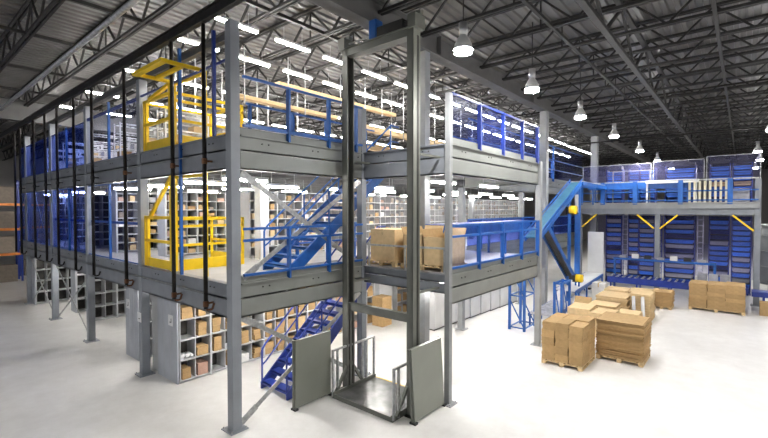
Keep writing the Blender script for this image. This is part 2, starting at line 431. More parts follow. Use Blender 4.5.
# ------------------------------------------------------------------ railings
def rail_run(kind, p, q, z, posts, height, label, post_h=None, film_m=None, rails=(1.1,), mid=None, dark=False):
    """railing from p to q; posts are absolute positions along the run"""
    p = Vector((*p, z)); q = Vector((*q, z)); d = (q-p).normalized(); L = (q-p).length
    t = thing('guard_rail', label, 'guard rail', p)
    m = 'navy' if dark else 'blue'
    for s_ in posts:
        c = d*s_
        MB().bar(c+Vector((0, 0, -.02)), c+Vector((0, 0, post_h or height)), .1, .05, up=d).build('post', m, t)
    for h in rails:
        MB().bar(Vector((0, 0, h)), d*L+Vector((0, 0, h)), .05, .05).build('rail', m, t)
    if film_m:
        nr = Vector((-d.y, d.x, 0))*.03
        e = d*L; P = [nr*.9, e+nr*.9, e+nr*1.3, nr*1.3]
        top = Vector((0, 0, height))
        MB().hexa([v+Vector((0, 0, .14)) for v in P]+[v+top for v in P]).build('infill_sheet', film_m, t)
    return t
rail_run(0, (.15, -.12), (3.58, -.12), Z1, (1.1, 2.27), 1.1, 'bright blue guard rail on first deck between corner column and lift', rails=(1.08, .85, .16))
rail_run(0, (.15, -.12), (3.58, -.12), Z2, (1.1, 2.27, 3.2), 1.13, 'blue guard rail with tall posts on upper deck behind the lift', post_h=1.12, rails=(1.14, .18))
rail_run(0, (XR+.1, YF-.02), (XE-.1, YF-.02), Z1, (1.3, 2.65, 3.95, 5.25), 1.12, 'blue guard rail with clear infill on first deck of right block', film_m='net_lav', rails=(1.1, .85, .14))
rail_run(0, (XR+.1, YF-.02), (XE-.1, YF-.02), Z2, (1.3, 2.65, 3.95, 5.15), 1.12, 'blue posts with clear tinted sheet on upper deck of right block', film_m='net_lav', rails=(1.12,), dark=True)
rail_run(0, (XE+.1, -.06), (XEND, -.06), Z1, (1, 3, 5, 7, 9), 1.1, 'blue guard rail on first deck beyond the right block', film_m='net_blue', rails=(1.1, .6))
rail_run(0, (XE+.1, -.06), (XEND, -.06), Z2, (1, 3, 5, 7, 9), 1.8, 'tall blue netted rail on upper deck beyond the right block', film_m='net_lav', rails=(1.8, 1.1, .6))
# handrail at lift landing
for z, nm in ((Z1, 'first'),):
    mb = MB(); mb.bar((XR+.07, -.15, z+.55), (XR+.07, YF+.1, z+.58), .045)
    for y in (-.2, -1.38, -2.5): mb.bar((XR+.07, y, z), (XR+.07, y, z+.6), .035)
    solo(mb, 'landing_rail', 'galv', 'thin grey rail in front of the boxes on lift landing', 'rail')

# upper deck interior blue posts and stair-head guard (behind facade)
rail_run(0, (1.3, 1.6), (5.6, 1.6), Z2, (.1, 1.4, 2.6, 3.8), 1.1, 'blue guard rail around stair opening on upper deck', rails=(1.1, .6))
rail_run(0, (2.7, 1.55), (5.1, 1.55), Z1, (.1, 1.2, 2.3), 1.05, 'blue guard rail around stair opening on first deck', rails=(1.05, .55))

# ------------------------------------------------------------------ stairs
def stairs(x0, x1, y0, y1, z0, z1, label, m='navy'):
    t = thing('metal_staircase', label, 'staircase', (x0, (y0+y1)/2, z0))
    run = x1-x0; rise = z1-z0; w = (y1-y0)/2
    n = int(round(rise/.2))
    for sy in (-1, 1):
        y = sy*w
        P = [(0, y, 0), (.26, y, 0), (run, y, rise-.24), (run, y, rise+.0), (run-.12, y, rise), (0, y, .16)]
        MB().prism(P, (0, .04*sy, 0)).build('stringer', m, t)
        h = MB(); yy = y
        h.path([(0.02, yy, .1), (.02, yy, .95), (.12, yy, 1.08), (run-.1, yy, rise+.98), (run+.25, yy, rise+.98)], .024, 8)
        h.path([(.02, yy, .58), (.12, yy, .64), (run-.1, yy, rise+.52), (run+.25, yy, rise+.52)], .02, 8)
        for f_ in (.33, .66, .97): h.cyl((run*f_, yy, rise*f_), (run*f_, yy, rise*f_+1.02), .022, 8)
        h.build('handrail', m, t)
    for k in range(n):
        x = run*(k+.6)/n; z = rise*(k+1)/n-.02
        mb = MB().b(x-.13, x+.13, -w+.01, w-.01, z-.03, z).b(x-.13, x-.11, -w+.01, w-.01, z-.07, z)
        mb.build('tread', m, t)
stairs(1.45, 4.75, .28, 1.25, 0, Z1, 'blue steel staircase from the ground floor up to the first deck', 'navy')
stairs(1.5, 5.3, .24, 1.2, Z1, Z2, 'blue steel staircase from first deck up to the upper deck', 'blue')

rail_run(0, (XE+1.2, 1.4), (XEND-1, 1.4), Z2, (0, 3, 6, 9, 12), 1.5, 'blue netted inner rail on upper deck beyond the right block', film_m='net_lav', rails=(1.5, .8, .1))
# ------------------------------------------------------------------ freight lift
t = thing('freight_lift', 'olive grey two-mast freight lift with blue motor and floor-level platform', 'lift', (2.78, -1.38, 0))
def mast(y, sgn):
    p = MB().b(-.12, -.0, y-.02, y+.02, 0, 8.12).b(.07, .12, y-.02, y+.02, 0, 8.12).b(-.0, .07, y+sgn*.02, y-sgn*.0, 0, 8.12)
    p.b(-.12, -.085, y-.0, y-sgn*.15, 0, 8.12).b(.085, .12, y-.0, y-sgn*.15, 0, 8.12)
    m_ = p.build('mast', 'olive', t)
    MB().b(0, .07, y-.022, y-.012, .02, 8.0).build('chain_slot', 'black', m_)
    g = MB().b(-.035, .035, y-sgn*.02, y-sgn*.07, 0.05, 8.0); g.build('guide_rail', 'black', m_)
    for z in (Z1-.3, Z2-.3):
        MB().bar((.13, y, z), (.85, y+sgn*.02, z), .05).build('mast_bracket', 'olive', m_)
    MB().b(-.2, .2, y-.15, y+.15, 0, .02).build('base_plate', 'black', m_)
    f = MB().b(-.17, .17, y-sgn*.0-.1, y+.1, 8.12, 8.4).b(-.05, .05, y-.14, y+.14, 8.4, 8.48)
    f.build('mast_head', 'olive', m_)
    return m_
mast(1.03, 1); mast(-1.03, -1)
MB().b(-.12, .12, -.93, .93, 7.98, 8.14).b(-.16, .16, -.93, .93, 8.14, 8.16).build('top_beam', 'olive', t)
mo = MB().b(-.12, .12, -.02, .2, 8.16, 8.6).build('motor', 'blue', t, bevel=.02)
gb = MB().b(-.1, .1, -.75, -.02, 8.16, 8.4); gb.cyl((0, -.86, 8.27), (0, -.7, 8.27), .09, 14); gb.build('gearbox', 'black', t, bevel=.01)
MB().cyl((0, -.93, 8.3), (0, .93, 8.3), .02, 8).build('drive_shaft', 'galv', t)
# carriage
pf = MB().b(-.55, .88, -.82, .9, .02, .07)
pf.build('platform_plate', 'plate', t)
MB().b(-.57, -.53, -.84, .92, .0, .1).b(.86, .9, -.84, .92, 0, .06).b(-.57, .9, .88, .93, 0, .14).b(-.57, .9, -.86, -.81, 0, .14).build('platform_frame', 'olive', t)
MB().b(.9, .96, -.84, .92, 0, .05).build('threshold_strip', 'yellow', t)
MB().bar((0, .93, 2.05), (0, -.95, 2.05), .12, .18).build('carriage_beam', 'olive', t)
for y in (.93, -.88):
    c = MB().bar((0, y, .05), (0, y, 2.1), .1, .06)
    for s_ in (-1, 1): c.bar((0, y, .75), (s_*.45, y, .1), .06)
    c.build('carriage_post', 'olive', t)
    r = MB()
    for x in (-.55, -.4, .45, .6, .88): r.bar((x, y, .05), (x, y, 1.1), .045)
    r.bar((-.57, y, 1.1), (.9, y, 1.1), .045)
    r.build('side_rail', 'galv', t)

def guard(x0, x1, y, h, label, tilt=0):
    t = thing('sheet_metal_screen', label, 'screen', ((x0+x1)/2, y, 0))
    w = (x1-x0)/2
    MB().hexa([(-w, -.02, .04), (w, -.02, .04), (w, .02, .04), (-w, .02, .04), (-w-tilt, -.02, h), (w-tilt, -.02, h), (w-tilt, .02, h), (-w-tilt, .02, h)]).build('sheet_metal', 'fascia2', t)
    f = MB()
    f.bar((-w, .04, 0), (-w-tilt, .04, h), .05); f.bar((w, .04, 0), (w-tilt, .04, h), .05)
    f.bar((w*.55, .05, 0), (w*.35-tilt, .05, h), .03)
    f.bar((-w-tilt, .04, h-.03), (w-tilt, .04, h-.03), .05); f.bar((-w, .04, .06), (w, .04, .06), .05)
    f.build('panel_frame', 'olive', t)
    for s_ in (-w, w): MB().b(s_-.05, s_+.05, -.06, .09, 0, .04).build('foot', 'rubber', t)
M['fascia2'] = mat('olive_grey_sheet', (.24, .25, .215), .33, .1, .04, 2)
guard(1.27, 2.3, -.28, 1.52, 'olive grey sheet metal guard panel left of the lift platform')
guard(2.45, 3.55, -2.62, 1.56, 'olive grey guard panel standing right of lift, by slim column', tilt=.14)

# ------------------------------------------------------------------ yellow pallet gates
def pallet_gate(z, label, raised):
    t = thing('pallet_gate', label, 'safety gate', (0, 2.6, z)); Y = 'yellow'
    def rail(pts, w, name, par=None, h=None):
        mb = MB()
        for p, q in pts: mb.bar(p, q, w, h)
        return mb.build(name, Y, par or t)
    # outer side barrier between left post and column (local y from 0 to 1.55)
    sb = rail([((-.02, 0.0, 1.25), (-.02, 1.6, 1.25)), ((-.02, 0, .66), (-.02, 1.6, .66)), ((-.02, 1.58, 0), (-.02, 1.58, 1.27)), ((-.02, 1.45, 0), (-.02, 1.45, 1.27))], .07, 'side_barrier')
    MB().b(-.04, -.01, 0.0, 1.6, .0, .22).build('kick_plate', Y, sb)
    # posts
    hp = 2.24 if not raised else 1.47
    MB().b(-.1, .02, -.14, .02, 0, hp).build('post', Y, t)
    MB().b(.0, .08, -1.45, -1.37, 0, hp).build('post', Y, t)
    # inward box
    ib = rail([((0, -.12, 1.22), (1.75, -.12, 1.22)), ((0, -.12, 1.05), (1.75, -.12, 1.05)), ((0, -.12, .6), (1.75, -.12, .6)), ((1.72, -.12, 0), (1.72, -.12, 1.24)), ((1.6, -.12, 0), (1.6, -.12, 1.24)),
               ((1.72, -.12, 1.22), (1.72, 1.5, 1.22)), ((1.72, -.12, .6), (1.72, 1.5, .6)), ((0, 1.5, 1.22), (1.72, 1.5, 1.22)), ((1.72, 1.5, 0), (1.72, 1.5, 1.22))], .06, 'inner_barrier')
    MB().b(.05, 1.75, -.14, -.1, .0, .26).b(1.72, 1.75, -.1, 1.5, 0, .26).build('kick_plate', Y, ib)
    # diagonal arms
    rail([((-.04, .0, hp), (-.04, 1.25, 1.27)), ((.04, -1.41, hp-.1), (.7, -.2, 1.25))], .07, 'diagonal_arm')
    if raised:
        zt = hp
        ar = rail([((0, -.05, zt), (-.8, -.05, zt)), ((.04, -1.41, zt), (-.8, -1.41, zt)), ((0, -.05, zt-.04), (.04, -1.41, zt-.04)), ((-.4, -.05, zt), (-.4, -1.41, zt))], .07, 'swing_arm')
        rail([((-.8, .02, zt), (-.8, -1.46, zt))], .13, 'swing_crossbar', ar, .07)
    else:
        rail([((.04, -1.41, hp-.05), (0, -.05, hp-.05))], .06, 'header_bar')
    return t
pallet_gate(Z1+.02, 'yellow pallet safety gate closed on the first deck, left facade', False)
pallet_gate(Z2+.02, 'yellow pallet safety gate raised overhead on the upper deck', True)

# ------------------------------------------------------------------ shelving
def shelf_unit(w, d, h, levels, label, name='shelving_unit', divs=1, m='shelf', back='dim', cat='shelving', ends='shelf'):
    """front faces -y, origin bottom left-front"""
    t = thing(name, label, cat)
    MB().b(0, .025, 0, d, 0, h).build('side_panel', ends, t)
    MB().b(w-.025, w, 0, d, 0, h).build('side_panel', ends, t)
    MB().b(.025, w-.025, d*.93, d*.95, .05, h).build('back_panel', back, t)  # dark sheet added in place of the shade behind open-backed shelves
    for k in range(levels+1):
        z = .06+(h-.08)*k/levels
        MB().b(.025, w-.025, 0, d*.93, z-.03, z).build('shelf', m, t)
    dv = MB()
    for k in range(divs):
        x = w*(k+1)/(divs+1); dv.b(x-.008, x+.008, .02, d*.93, .06, h-.02)
    if divs: dv.build('divider', m, t)
    return t
# carton prototypes
def carton_mesh(w, d, h, kind):
    mb = MB().b(-w/2, w/2, -d/2, d/2, 0, h)
    return mb
def carton_mesh_obj(w, d, h, m, flap=False):
    mb = MB().b(-w/2, w/2, -d/2, d/2, 0, h)
    mb.b(-w/2-.002, w/2+.002, -.012, .012, h, h+.003)
    mb.b(-.045, .045, -d/2-.004, -d/2, h*.45, h*.52)
    return mb.build('cardboard_carton', m, bevel=.006)
CP = {}
def carton(kindkey, x, y, z, sx, sy, sz, label, group, rz=0):
    if kindkey not in CP:
        o = carton_mesh_obj(1, 1, 1, kindkey); o.modifiers.clear()
        CP[kindkey] = o; first = True
    else:
        o = CP[kindkey].copy(); COL.objects.link(o)
    o.location = (x, y, z); o.scale = (sx, sy, sz); o.rotation_euler.z = rz
    tag(o, label, 'carton', group); return o

H1 = 2.13; W1 = .82
base_unit = None
r1_n = 9
for k in range(r1_n):
    lab = 'grey ground-floor shelving unit of cartons, %s rightwards from the corner-side end panel' % nth(k+1)
    if k == 0:
        u1 = shelf_unit(W1, .5, H1, 4, lab); u1.location = (.3, 3.05, 0); u1['group'] = 'ground shelving row facing the lift'
    else: dup(u1, (.3+k*W1, 3.05, 0), label=lab)
cellw = W1/2; ch = (H1-.08)/4
lvn = ['bottom', 'second', 'third', 'top']
cn = 0
for k in range(r1_n*2):
    for l in range(4):
        r = random.random()
        if k == 0 and l == 1: continue
        if r < .14: continue
        xc = .3+cellw*(k+.5); z = .06+ch*l
        kind = 'card' if r < .8 else random.choice(['card_white', 'card_pink', 'card_pale'])
        w = cellw*random.uniform(.55, .8); h = ch*random.uniform(.4, .75)
        if r < .55:
            h2 = ch*random.uniform(.26, .38)
            for j in range(2):
                ww = w*random.uniform(.75, 1)
                carton(kind, xc+random.uniform(-.02, .02), 3.05+.2+.02, z+j*h2, ww, .34, h2-.005, '%s carton stacked %s on %s shelf, %s bay of ground shelving' % ({'card': 'tan', 'card_white': 'white', 'card_pink': 'pinkish', 'card_pale': 'pale'}[kind], ['below', 'above'][j], lvn[l], nth(k+1)), 'cartons on the ground shelving', random.uniform(-.04, .04))
                cn += 1
        else:
            carton(kind, xc, 3.27, z, w, .36, h, '%s carton alone in its compartment, %s shelf, %s bay of ground shelving' % ({'card': 'tan', 'card_white': 'white', 'card_pink': 'pinkish', 'card_pale': 'pale'}[kind], lvn[l], nth(k+1)), 'cartons on the ground shelving', random.uniform(-.05, .05)); cn += 1
mb = MB()
for i in range(5): mb.cyl((.4+i*.06, 3.12+.05*(i % 2), .06+ch+.05+.03*(i % 2)), (.43+i*.06, 3.4, .06+ch+.05), .04, 8)
solo(mb, 'plastic_bag_bundle', 'paper', 'white plastic bags heaped in first bay of ground shelving', 'bags', smooth=True)
# end panels of rows on ground floor
pan_lab = ['facing the open floor beside the corner column', 'facing the open floor, left of second column', 'at end of third shelf row from corner', 'at end of fourth shelf row from corner', 'at end of fifth shelf row from corner', 'at end of sixth shelf row from corner']
rowsY = [3.05, 5.6, 11.6, 13.8, 17.0]; rowsX = [.27, .3, .84, .85, .1]
for k, y in enumerate(rowsY):
    x = rowsX[k]; d_ = 1.15 if k == 0 else (.95 if k == 1 else .7)
    t = thing('end_panel', 'pale blue-grey sheet end panel on ground floor, ' + pan_lab[k], 'panel', (x, y, 0), 0, 'end panels of the ground shelving rows')
    MB().b(-.03, 0, 0, d_, .0, 2.14).build('sheet', 'panel', t)
    MB().b(-.035, -.03, d_*.33-.004, d_*.33+.004, .02, 2.12).b(-.035, -.03, d_*.66-.004, d_*.66+.004, .02, 2.12).build('seam', 'shelf', t)
    # second half of each row (rear units) and front units
    n = 1 if k == 0 else 5
    if k > 0:
        for i in range(6):
            dup(u1, (x+.01+i*W1, y, 0), label='open grey ground-floor shelving unit, %s in the %s shelf row from the corner' % (nth(i+1), nth(k+1)), group='shelving rows under left facade')
    if k in (0, 1):
        s_ = thing('aisle_sign', ['small white aisle sign on the shelf end panel by corner column', 'small white aisle sign on end panel left of second facade column'][k], 'sign', (x-.036, y+.35 if k == 0 else y+.75, 1.42))
        MB().b(-.006, 0, -.13, .13, 0, .27).build('paper', 'paper', s_)
        MB().b(-.01, -.006, -.06, .05, .08, .1).b(-.01, -.006, -.06, -.03, .1, .19).build('print_mark', 'ink', s_)
s_ = thing('aisle_sign', 'small white sign fixed to second facade column', 'sign', (-.13, S-.02, 1.42)); MB().b(-.006, 0, -.12, .12, 0, .25).build('paper', 'paper', s_); MB().b(-.01, -.006, -.05, .04, .08, .1).build('print_mark', 'ink', s_)
# rear half of first row
for i in range(4):
    dup(u1, (.3+i*W1, 4.2, 0), rz=0, label='rear shelving unit backing the ground row, %s from the corner-side end' % nth(i+1), group='rear units of the ground row')

# row of white lockers under the right block, and other panels
mb = None
for k in range(9):
    x = 8.3+k*.82
    t = thing('storage_cabinet', 'tall pale cabinet under the right block, %s from the left end of its row' % nth(k+1), 'cabinet', (x, .75-.04*k, 0), 0, 'pale cabinets under the right block')
    MB().b(0, .8, 0, .6, .05, 2.15).build('body', 'shelf', t)
    MB().b(.02, .395, -.015, 0, .08, 2.12).build('door', 'white', t); MB().b(.405, .78, -.015, 0, .08, 2.12).build('door', 'white', t)
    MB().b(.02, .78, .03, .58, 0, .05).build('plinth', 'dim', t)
t = thing('storage_cabinet', 'tall pale cabinet seen through the lift, at the end of ground shelving', 'cabinet', (8.1, 3.2, 0), 0)
MB().b(0, .85, 0, .6, 0, 2.1).build('body', 'shelf', t); MB().b(.02, .83, -.015, 0, .08, 2.08).build('door', 'white', t)
for i in range(2):
    dup(u1, (9.05+i*W1, 3.05, 0), label='ground-floor shelving unit seen through the lift, %s right of pale cabinet' % nth(i+1), group='shelving right of pale cabinet')
    for l in range(4):
        for j in range(2):
            carton('card', 9.05+i*W1+cellw*(j+.5), 3.3, .06+ch*l, .3, .35, .3, 'tan carton, %s shelf, %s bay right of pale cabinet, ground floor' % (lvn[l], nth(i*2+j+1)), 'cartons right of the pale cabinet')
for j in range(2): carton('card', 7.75, 2.75, j*.55, .55, .5, .54, 'big tan carton %s on the floor at end of ground shelving' % ['under another', 'on top of another'][j], 'big cartons by the ground shelving')

# first storey: long shelving row facing front
W2 = 1.0; H2 = 2.05
lab = lambda k: 'pale shelving unit on first deck, %s from the left in the long back row' % nth(k+1)
for k in range(20):
    x = 2.65+k*W2
    if k == 0:
        u2 = shelf_unit(W2, .5, H2, 7, lab(0), divs=2); u2.location = (x, 3.6, Z1); u2['group'] = 'long shelving row on the first deck'
    else: dup(u2, (x, 3.6, Z1), label=lab(k))
rng = random.Random(3)
SM = []
h7 = (H2-.08)/7
for k in range(20*3):
    for l in range(7):
        SM.append((2.65+W2/3*(k+.5), 3.85, Z1+.06+h7*l, W2/3, h7, k, l, 'long back row'))
# rows on left part of first storey
row2 = [(6.0, 1.25, 4), (8.5, .7, 4), (11., .7, 4), (13.5, .7, 4), (16., .7, 4)]
for r, (y, x0, n) in enumerate(row2):
    for i in range(n):
        dup(u2, (x0+i*W2, y, Z1), label='pale first-storey shelving unit, %s in the %s row behind the left facade' % (nth(i+1), nth(r+1)), group='shelving rows behind the left facade')
    t = thing('end_panel', 'grey-blue end panel of the %s first-storey shelf row, left facade' % nth(r+1), 'panel', (x0, y, Z1), 0, 'end panels of first-storey shelving')
    MB().b(-.03, 0, 0, .55, 0, 2.12).build('sheet', 'panel', t)
    if r < 2:
        for k in range(n*3):
            for l in range(7):
                SM.append((x0+W2/3*(k+.5), y+.25, Z1+.06+h7*l, W2/3, h7, k, l, '%s row of left facade' % nth(r+1)))
cnt = 0; rest = MB(); rng.shuffle(SM)
SM.sort(key=lambda s_: s_[0]+s_[1]*.5)
for (x, y, z, w, h, k, l, rn) in SM:
    r = rng.random()
    if r < .4: continue
    bw, bh = w*rng.uniform(.4, .8), h*rng.uniform(.3, .75)
    kd = rng.choice(['card', 'card', 'card_dull', 'card_dull', 'card_white', 'card_pale', 'card_pink'])
    if cnt < 170:
        carton(kd, x, y-.06, z, bw, .3, bh, '%s box, level %s, bin %s of first-deck %s' % ({'card': 'tan', 'card_white': 'white', 'card_pink': 'pinkish', 'card_pale': 'pale', 'card_pink': 'pinkish', 'card_dull': 'greyish brown'}[kd], 'one two three four five six seven'.split()[l], nth(k+1), rn), 'small boxes on first-deck shelving'); cnt += 1
    else:
        rest.b(x-bw/2, x+bw/2, y-.2, y+.1, z, z+bh)
solo(rest, 'stored_boxes', 'card_dull', 'many small tan boxes filling the farther shelves of first deck', 'boxes', kind='stuff')

# upper storey: white racks with rolls
rk = None
for r, (y, x0, n) in enumerate(((4.2, .5, 2), (7.2, .4, 3), (10., .4, 3), (13., .4, 3), (16., .4, 3))):
    for i in range(n):
        lab_ = 'white open wire rack on upper deck, %s in %s row behind the left facade' % (nth(i+1), nth(r+1))
        if rk is None:
            rk = thing('wire_rack', lab_, 'rack', (x0, y, Z2), 0, 'white racks on the upper deck')
            for sx in (0, 1.2):
                for sy in (0, .5): MB().bar((sx, sy, 0), (sx, sy, 1.25), .04).build('upright', 'white', rk)
            for q in range(5):
                s_ = MB(); z = .15+q*.26
                s_.b(0, 1.2, 0, .03, z, z+.04).b(0, 1.2, .47, .5, z, z+.04)
                for e in range(9): s_.b(e*.145, e*.145+.02, 0, .5, z+.01, z+.03)
                s_.build('wire_shelf', 'white', rk)
        else: dup(rk, (x0+i*1.25, y, Z2), label=lab_)
        for q in range(3):
            bx_ = carton(['card', 'card_white', 'card_pale'][q], x0+i*1.25+.2+.38*q, y+.25, Z2+.19+.26*((q+i) % 4), .3, .35, .18, '%s box on upper-deck rack, %s rack of %s row' % (['tan', 'white', 'pale'][q], nth(i+1), nth(r+1)), 'boxes on upper-deck racks')
for k, (x0, x1, y, z, r_, nm) in enumerate(((1.2, 6.5, 5.6, 6.5, .2, 'lowest'), (1.4, 6.6, 5.15, 6.98, .2, 'middle'), (1.3, 5.2, 6.0, 7.3, .13, 'slim top'))):
    t = thing('air_duct', 'long silver duct on upper deck behind gates, %s one' % nm, 'duct', (x0, y, z))
    MB().cyl((0, 0, 0), (x1-x0, 0, 0), r_, 18).build('duct_shell', 'alu', t, smooth=True)
    for q in range(4): MB().b((x1-x0)*(q+.3)/4-.02, (x1-x0)*(q+.3)/4+.02, -.02, .02, -(z-Z2), 8.98-z).build('hanger', 'galv', t)
for k, (x0, x1, y, z, h) in enumerate(((3.3, 8.9, 3.1, 8.08, .12), (6.2, 15.5, 2.6, 7.15, .2), (6.2, 15.5, 3.2, 6.62, .2), (2.0, 6.0, 3.4, 7.55, .1))):
    t = thing('cable_tray', 'long beige tray above the upper deck, ' + ['highest one hung near the strip lights', 'upper of the two behind the pale column', 'lower of the two behind the pale column', 'short one behind the tall blue posts'][k], 'tray', (x0, y, z))
    MB().b(0, x1-x0, -.12, .12, 0, h).build('tray', 'card_pale', t)
    n = int((x1-x0)/2.2)
    for q in range(n+1):
        hx = .3+q*2.2
        if hx < x1-x0: MB().b(hx-.012, hx+.012, -.15, -.125, -.15, 8.98-z).build('hanger', 'galv', t)

# ------------------------------------------------------------------ lights
fx = None; n_ = 0
for r, y in enumerate((0.0, 1.55, 4.65, 7.8, 10.7, 14.3)):
    for k in range(16 if y > 2 else 20):
        x = -4.51+(.12+1.36*k+4.51)*1.21; yy = -7.67+(y+7.67)*1.21
        if y > 4 and k > 12: continue
        lab_ = 'glowing strip light under the joists, %s from left in %s row from the front' % (nth(k+1), nth(r+1))
        if fx is None:
            fx = thing('strip_light', lab_, 'strip light', (x, yy, 8.73), 0, 'strip lights above the upper deck')
            MB().b(-.56, .56, -.05, .05, .04, .1).build('housing', 'white', fx)
            tb = MB()
            for s_ in (-.035, .035): tb.cyl((-.54, s_*.8, .015), (.54, s_*.8, .015), .02, 8)
            tb.build('tube', 'tubeL', fx)
            MB().cyl((-.3, 0, .1), (-.3, 0, .42), .006, 4).cyl((.3, 0, .1), (.3, 0, .42), .006, 4).build('hanger_wire', 'galv', fx)
        else: dup(fx, (x, yy, 8.73), label=lab_)
under = None
spots = []
for y in (.75, 2.5, 4.9, 7.2, 11.6, 15.8):
    for k in range(10 if y == 2.5 else 7): spots.append((.75+k*2.3, y, 5.0))
for k in range(2): spots.append((5.0+k*2.6, -1.7, 5.05))
for y in (1.8, 4.95, 9.0): 
    for k in range(3): spots.append((1.0+k*2.6, y, 2.3))
for k in range(5): spots.append((10.2+k*2., -.3 if k < 0 else .35, 2.3))
for k in range(2): spots.append((5.2+k*2.4, -1.2, 2.3))
spots.append((4.9, .6, 2.3)); spots.append((7.6, .8, 2.3)); spots.append((1.2, .7, 2.3)); spots.append((.9, 12.6, 2.3)); spots.append((.9, 15.6, 2.3))
for i, (x, y, z) in enumerate(spots):
    if abs(y-.75) < .01 and 2.2 < x < 5: continue
    lv_ = 'first-storey ceiling' if z > 3 else 'ground-storey ceiling'
    lab_ = 'strip light on %s, %s metres right, %s back from facade corner' % (lv_, ('%.0f' % x), ('%.0f' % y).replace('-', 'minus '))
    key = z > 3; under = under or {}
    if key not in under:
        und = under[key] = thing('strip_light', lab_, 'strip light', (x, y, z), 0, 'strip lights under the decks')
        MB().b(-.55, .55, -.07, .07, .04, .1).build('housing', 'white', und)
        tb = MB()
        for s_ in (-.035, .035): tb.cyl((-.52, s_, .012), (.52, s_, .012), .024, 8)
        tb.build('tube', 'tubeU', und)
        top = .7 if key else .45
        for sx in (-.4, .4): MB().cyl((sx, 0, .1), (sx, 0, top), .008, 5).build('hanger_wire', 'galv', und)
    else: dup(under[key], (x, y, z), label=lab_)
# high bay lamps
hb = None
HB = [(2.6, -3.62, 'nearest one, right of lift top'), (6.0, -3.62, 'second from the camera in the row beside the girder'), (10.1, -3.62, 'third in the row beside the girder'), (14.8, -3.62, 'fourth in the row beside the girder'), (20.4, -3.62, 'fifth in the row beside the girder'), (26.2, -3.62, 'sixth in the row beside the girder'), (33, -3.62, 'farthest in the row beside the girder'),
      (17., -8.45, 'nearest of the right edge row'), (24.5, -8.2, 'second of the right edge row'), (29.6, -8.4, 'third of the right edge row'), (36, -8.3, 'farthest of the right edge row'),
      (3.5, -9.4, 'second of added fill row over the open floor'), (9., -9.2, 'third of added fill row over the open floor'),  # out-of-view lamps added as fill over the open floor
      (-7.5, 1, 'added fill lamp, nearest over left open floor'), (-8.5, 10.5, 'added fill lamp, farther over left open floor'), (10, -14, 'added fill lamp, nearer over right rear floor'), (-2, -14, 'added fill lamp behind the camera over open floor'), (19, -14, 'added fill lamp, farther over right rear floor')]  # more unseen lamps, added as fill left of and behind the camera
for i, (x, y, nm) in enumerate(HB):
    lab_ = 'round high-bay lamp under the roof, ' + nm
    if hb is None:
        hb = thing('high_bay_lamp', lab_, 'ceiling lamp', (x, y, 7.35), 0, 'high-bay lamps')
        rf = MB(); n = 20; prof = [(.18, .0), (.16, .1), (.11, .2), (.06, .28)]
        for a, c in zip(prof, prof[1:]):
            i0 = len(rf.v)
            for rr, zz in (a, c):
                for q in range(n): rf.v.append((rr*math.cos(2*PI*q/n), rr*math.sin(2*PI*q/n), zz))
            for q in range(n): rf.f.append((i0+q, i0+(q+1) % n, i0+n+(q+1) % n, i0+n+q))
        rf.build('reflector', 'white', hb, smooth=True)
        MB().cyl((0, 0, .28), (0, 0, .5), .08, 14).build('ballast_housing', 'alu', hb, smooth=True)
        MB().cyl((0, 0, .5), (0, 0, 1.65), .012, 6).build('stem', 'black', hb)
        MB().cyl((0, 0, -.06), (0, 0, .12), .165, 16, .08).build('bulb', 'bulbL', hb, smooth=True)
    else: dup(hb, (x, y, 7.35), label=lab_)
    ld = bpy.data.lights.new('bulb_light', 'SPOT'); ld.energy = 430; ld.shadow_soft_size = .14; ld.color = (1, .985, .955)
    ld.spot_size = math.radians(160); ld.spot_blend = .6
    lo = bpy.data.objects.new('bulb_light', ld); COL.objects.link(lo); lo.location = (x, y, 7.3)
wd = bpy.data.worlds.new('world'); scene.world = wd; wd.use_nodes = True
wd.node_tree.nodes['Background'].inputs['Color'].default_value = (.85, .9, 1, 1)
wd.node_tree.nodes['Background'].inputs['Strength'].default_value = .25

# ------------------------------------------------------------------ pallets and boxes
def pallet(x0, x1, y0, y1, z, label, group=None):
    t = thing('wooden_pallet', label, 'pallet', ((x0+x1)/2, (y0+y1)/2, z), 0, group)
    w, d = (x1-x0)/2, (y1-y0)/2
    top = MB(); n = 7
    for k in range(n):
        yy = -d+(2*d-.1)*k/(n-1); top.b(-w, w, yy, yy+.1, .105, .125)
    top.build('deck_boards', 'wood', t)
    for s_ in (-w, -.05, w-.1): MB().b(s_, s_+.1, -d, d, .02, .105).build('stringer', 'wood', t) if False else None
    for s_ in (-w, -.05, w-.1):
        mb = MB()
        for yy in (-d, -.06, d-.12): mb.b(s_, s_+.1, yy, yy+.12, .02, .085)
        mb.b(s_, s_+.1, -d, d, .085, .105); mb.build('stringer', 'wood', t)
    bt = MB()
    for yy in (-d, -.05, d-.1): bt.b(-w, w, yy, yy+.1, 0, .02)
    bt.build('bottom_boards', 'wood', t)
    return t
def bundle(x0, x1, y0, y1, z0, z1, label, group, layers=8, m='card', jit=.012, rz=0):
    mb = MB(); cx_, cy_ = (x0+x1)/2, (y0+y1)/2
    for k in range(layers):
        a = z0+(z1-z0)*k/layers; c = z0+(z1-z0)*(k+1)/layers-.0015
        j1, j2 = random.uniform(-jit, jit), random.uniform(-jit, jit)
        mb.b(x0+j1, x1+j1, y0+j2, y1+j2, a, c)
    c = ground(mb); o = mb.build('cardboard_bundle', m, loc=c, rotz=rz)
    return tag(o, label, 'cardboard', group)
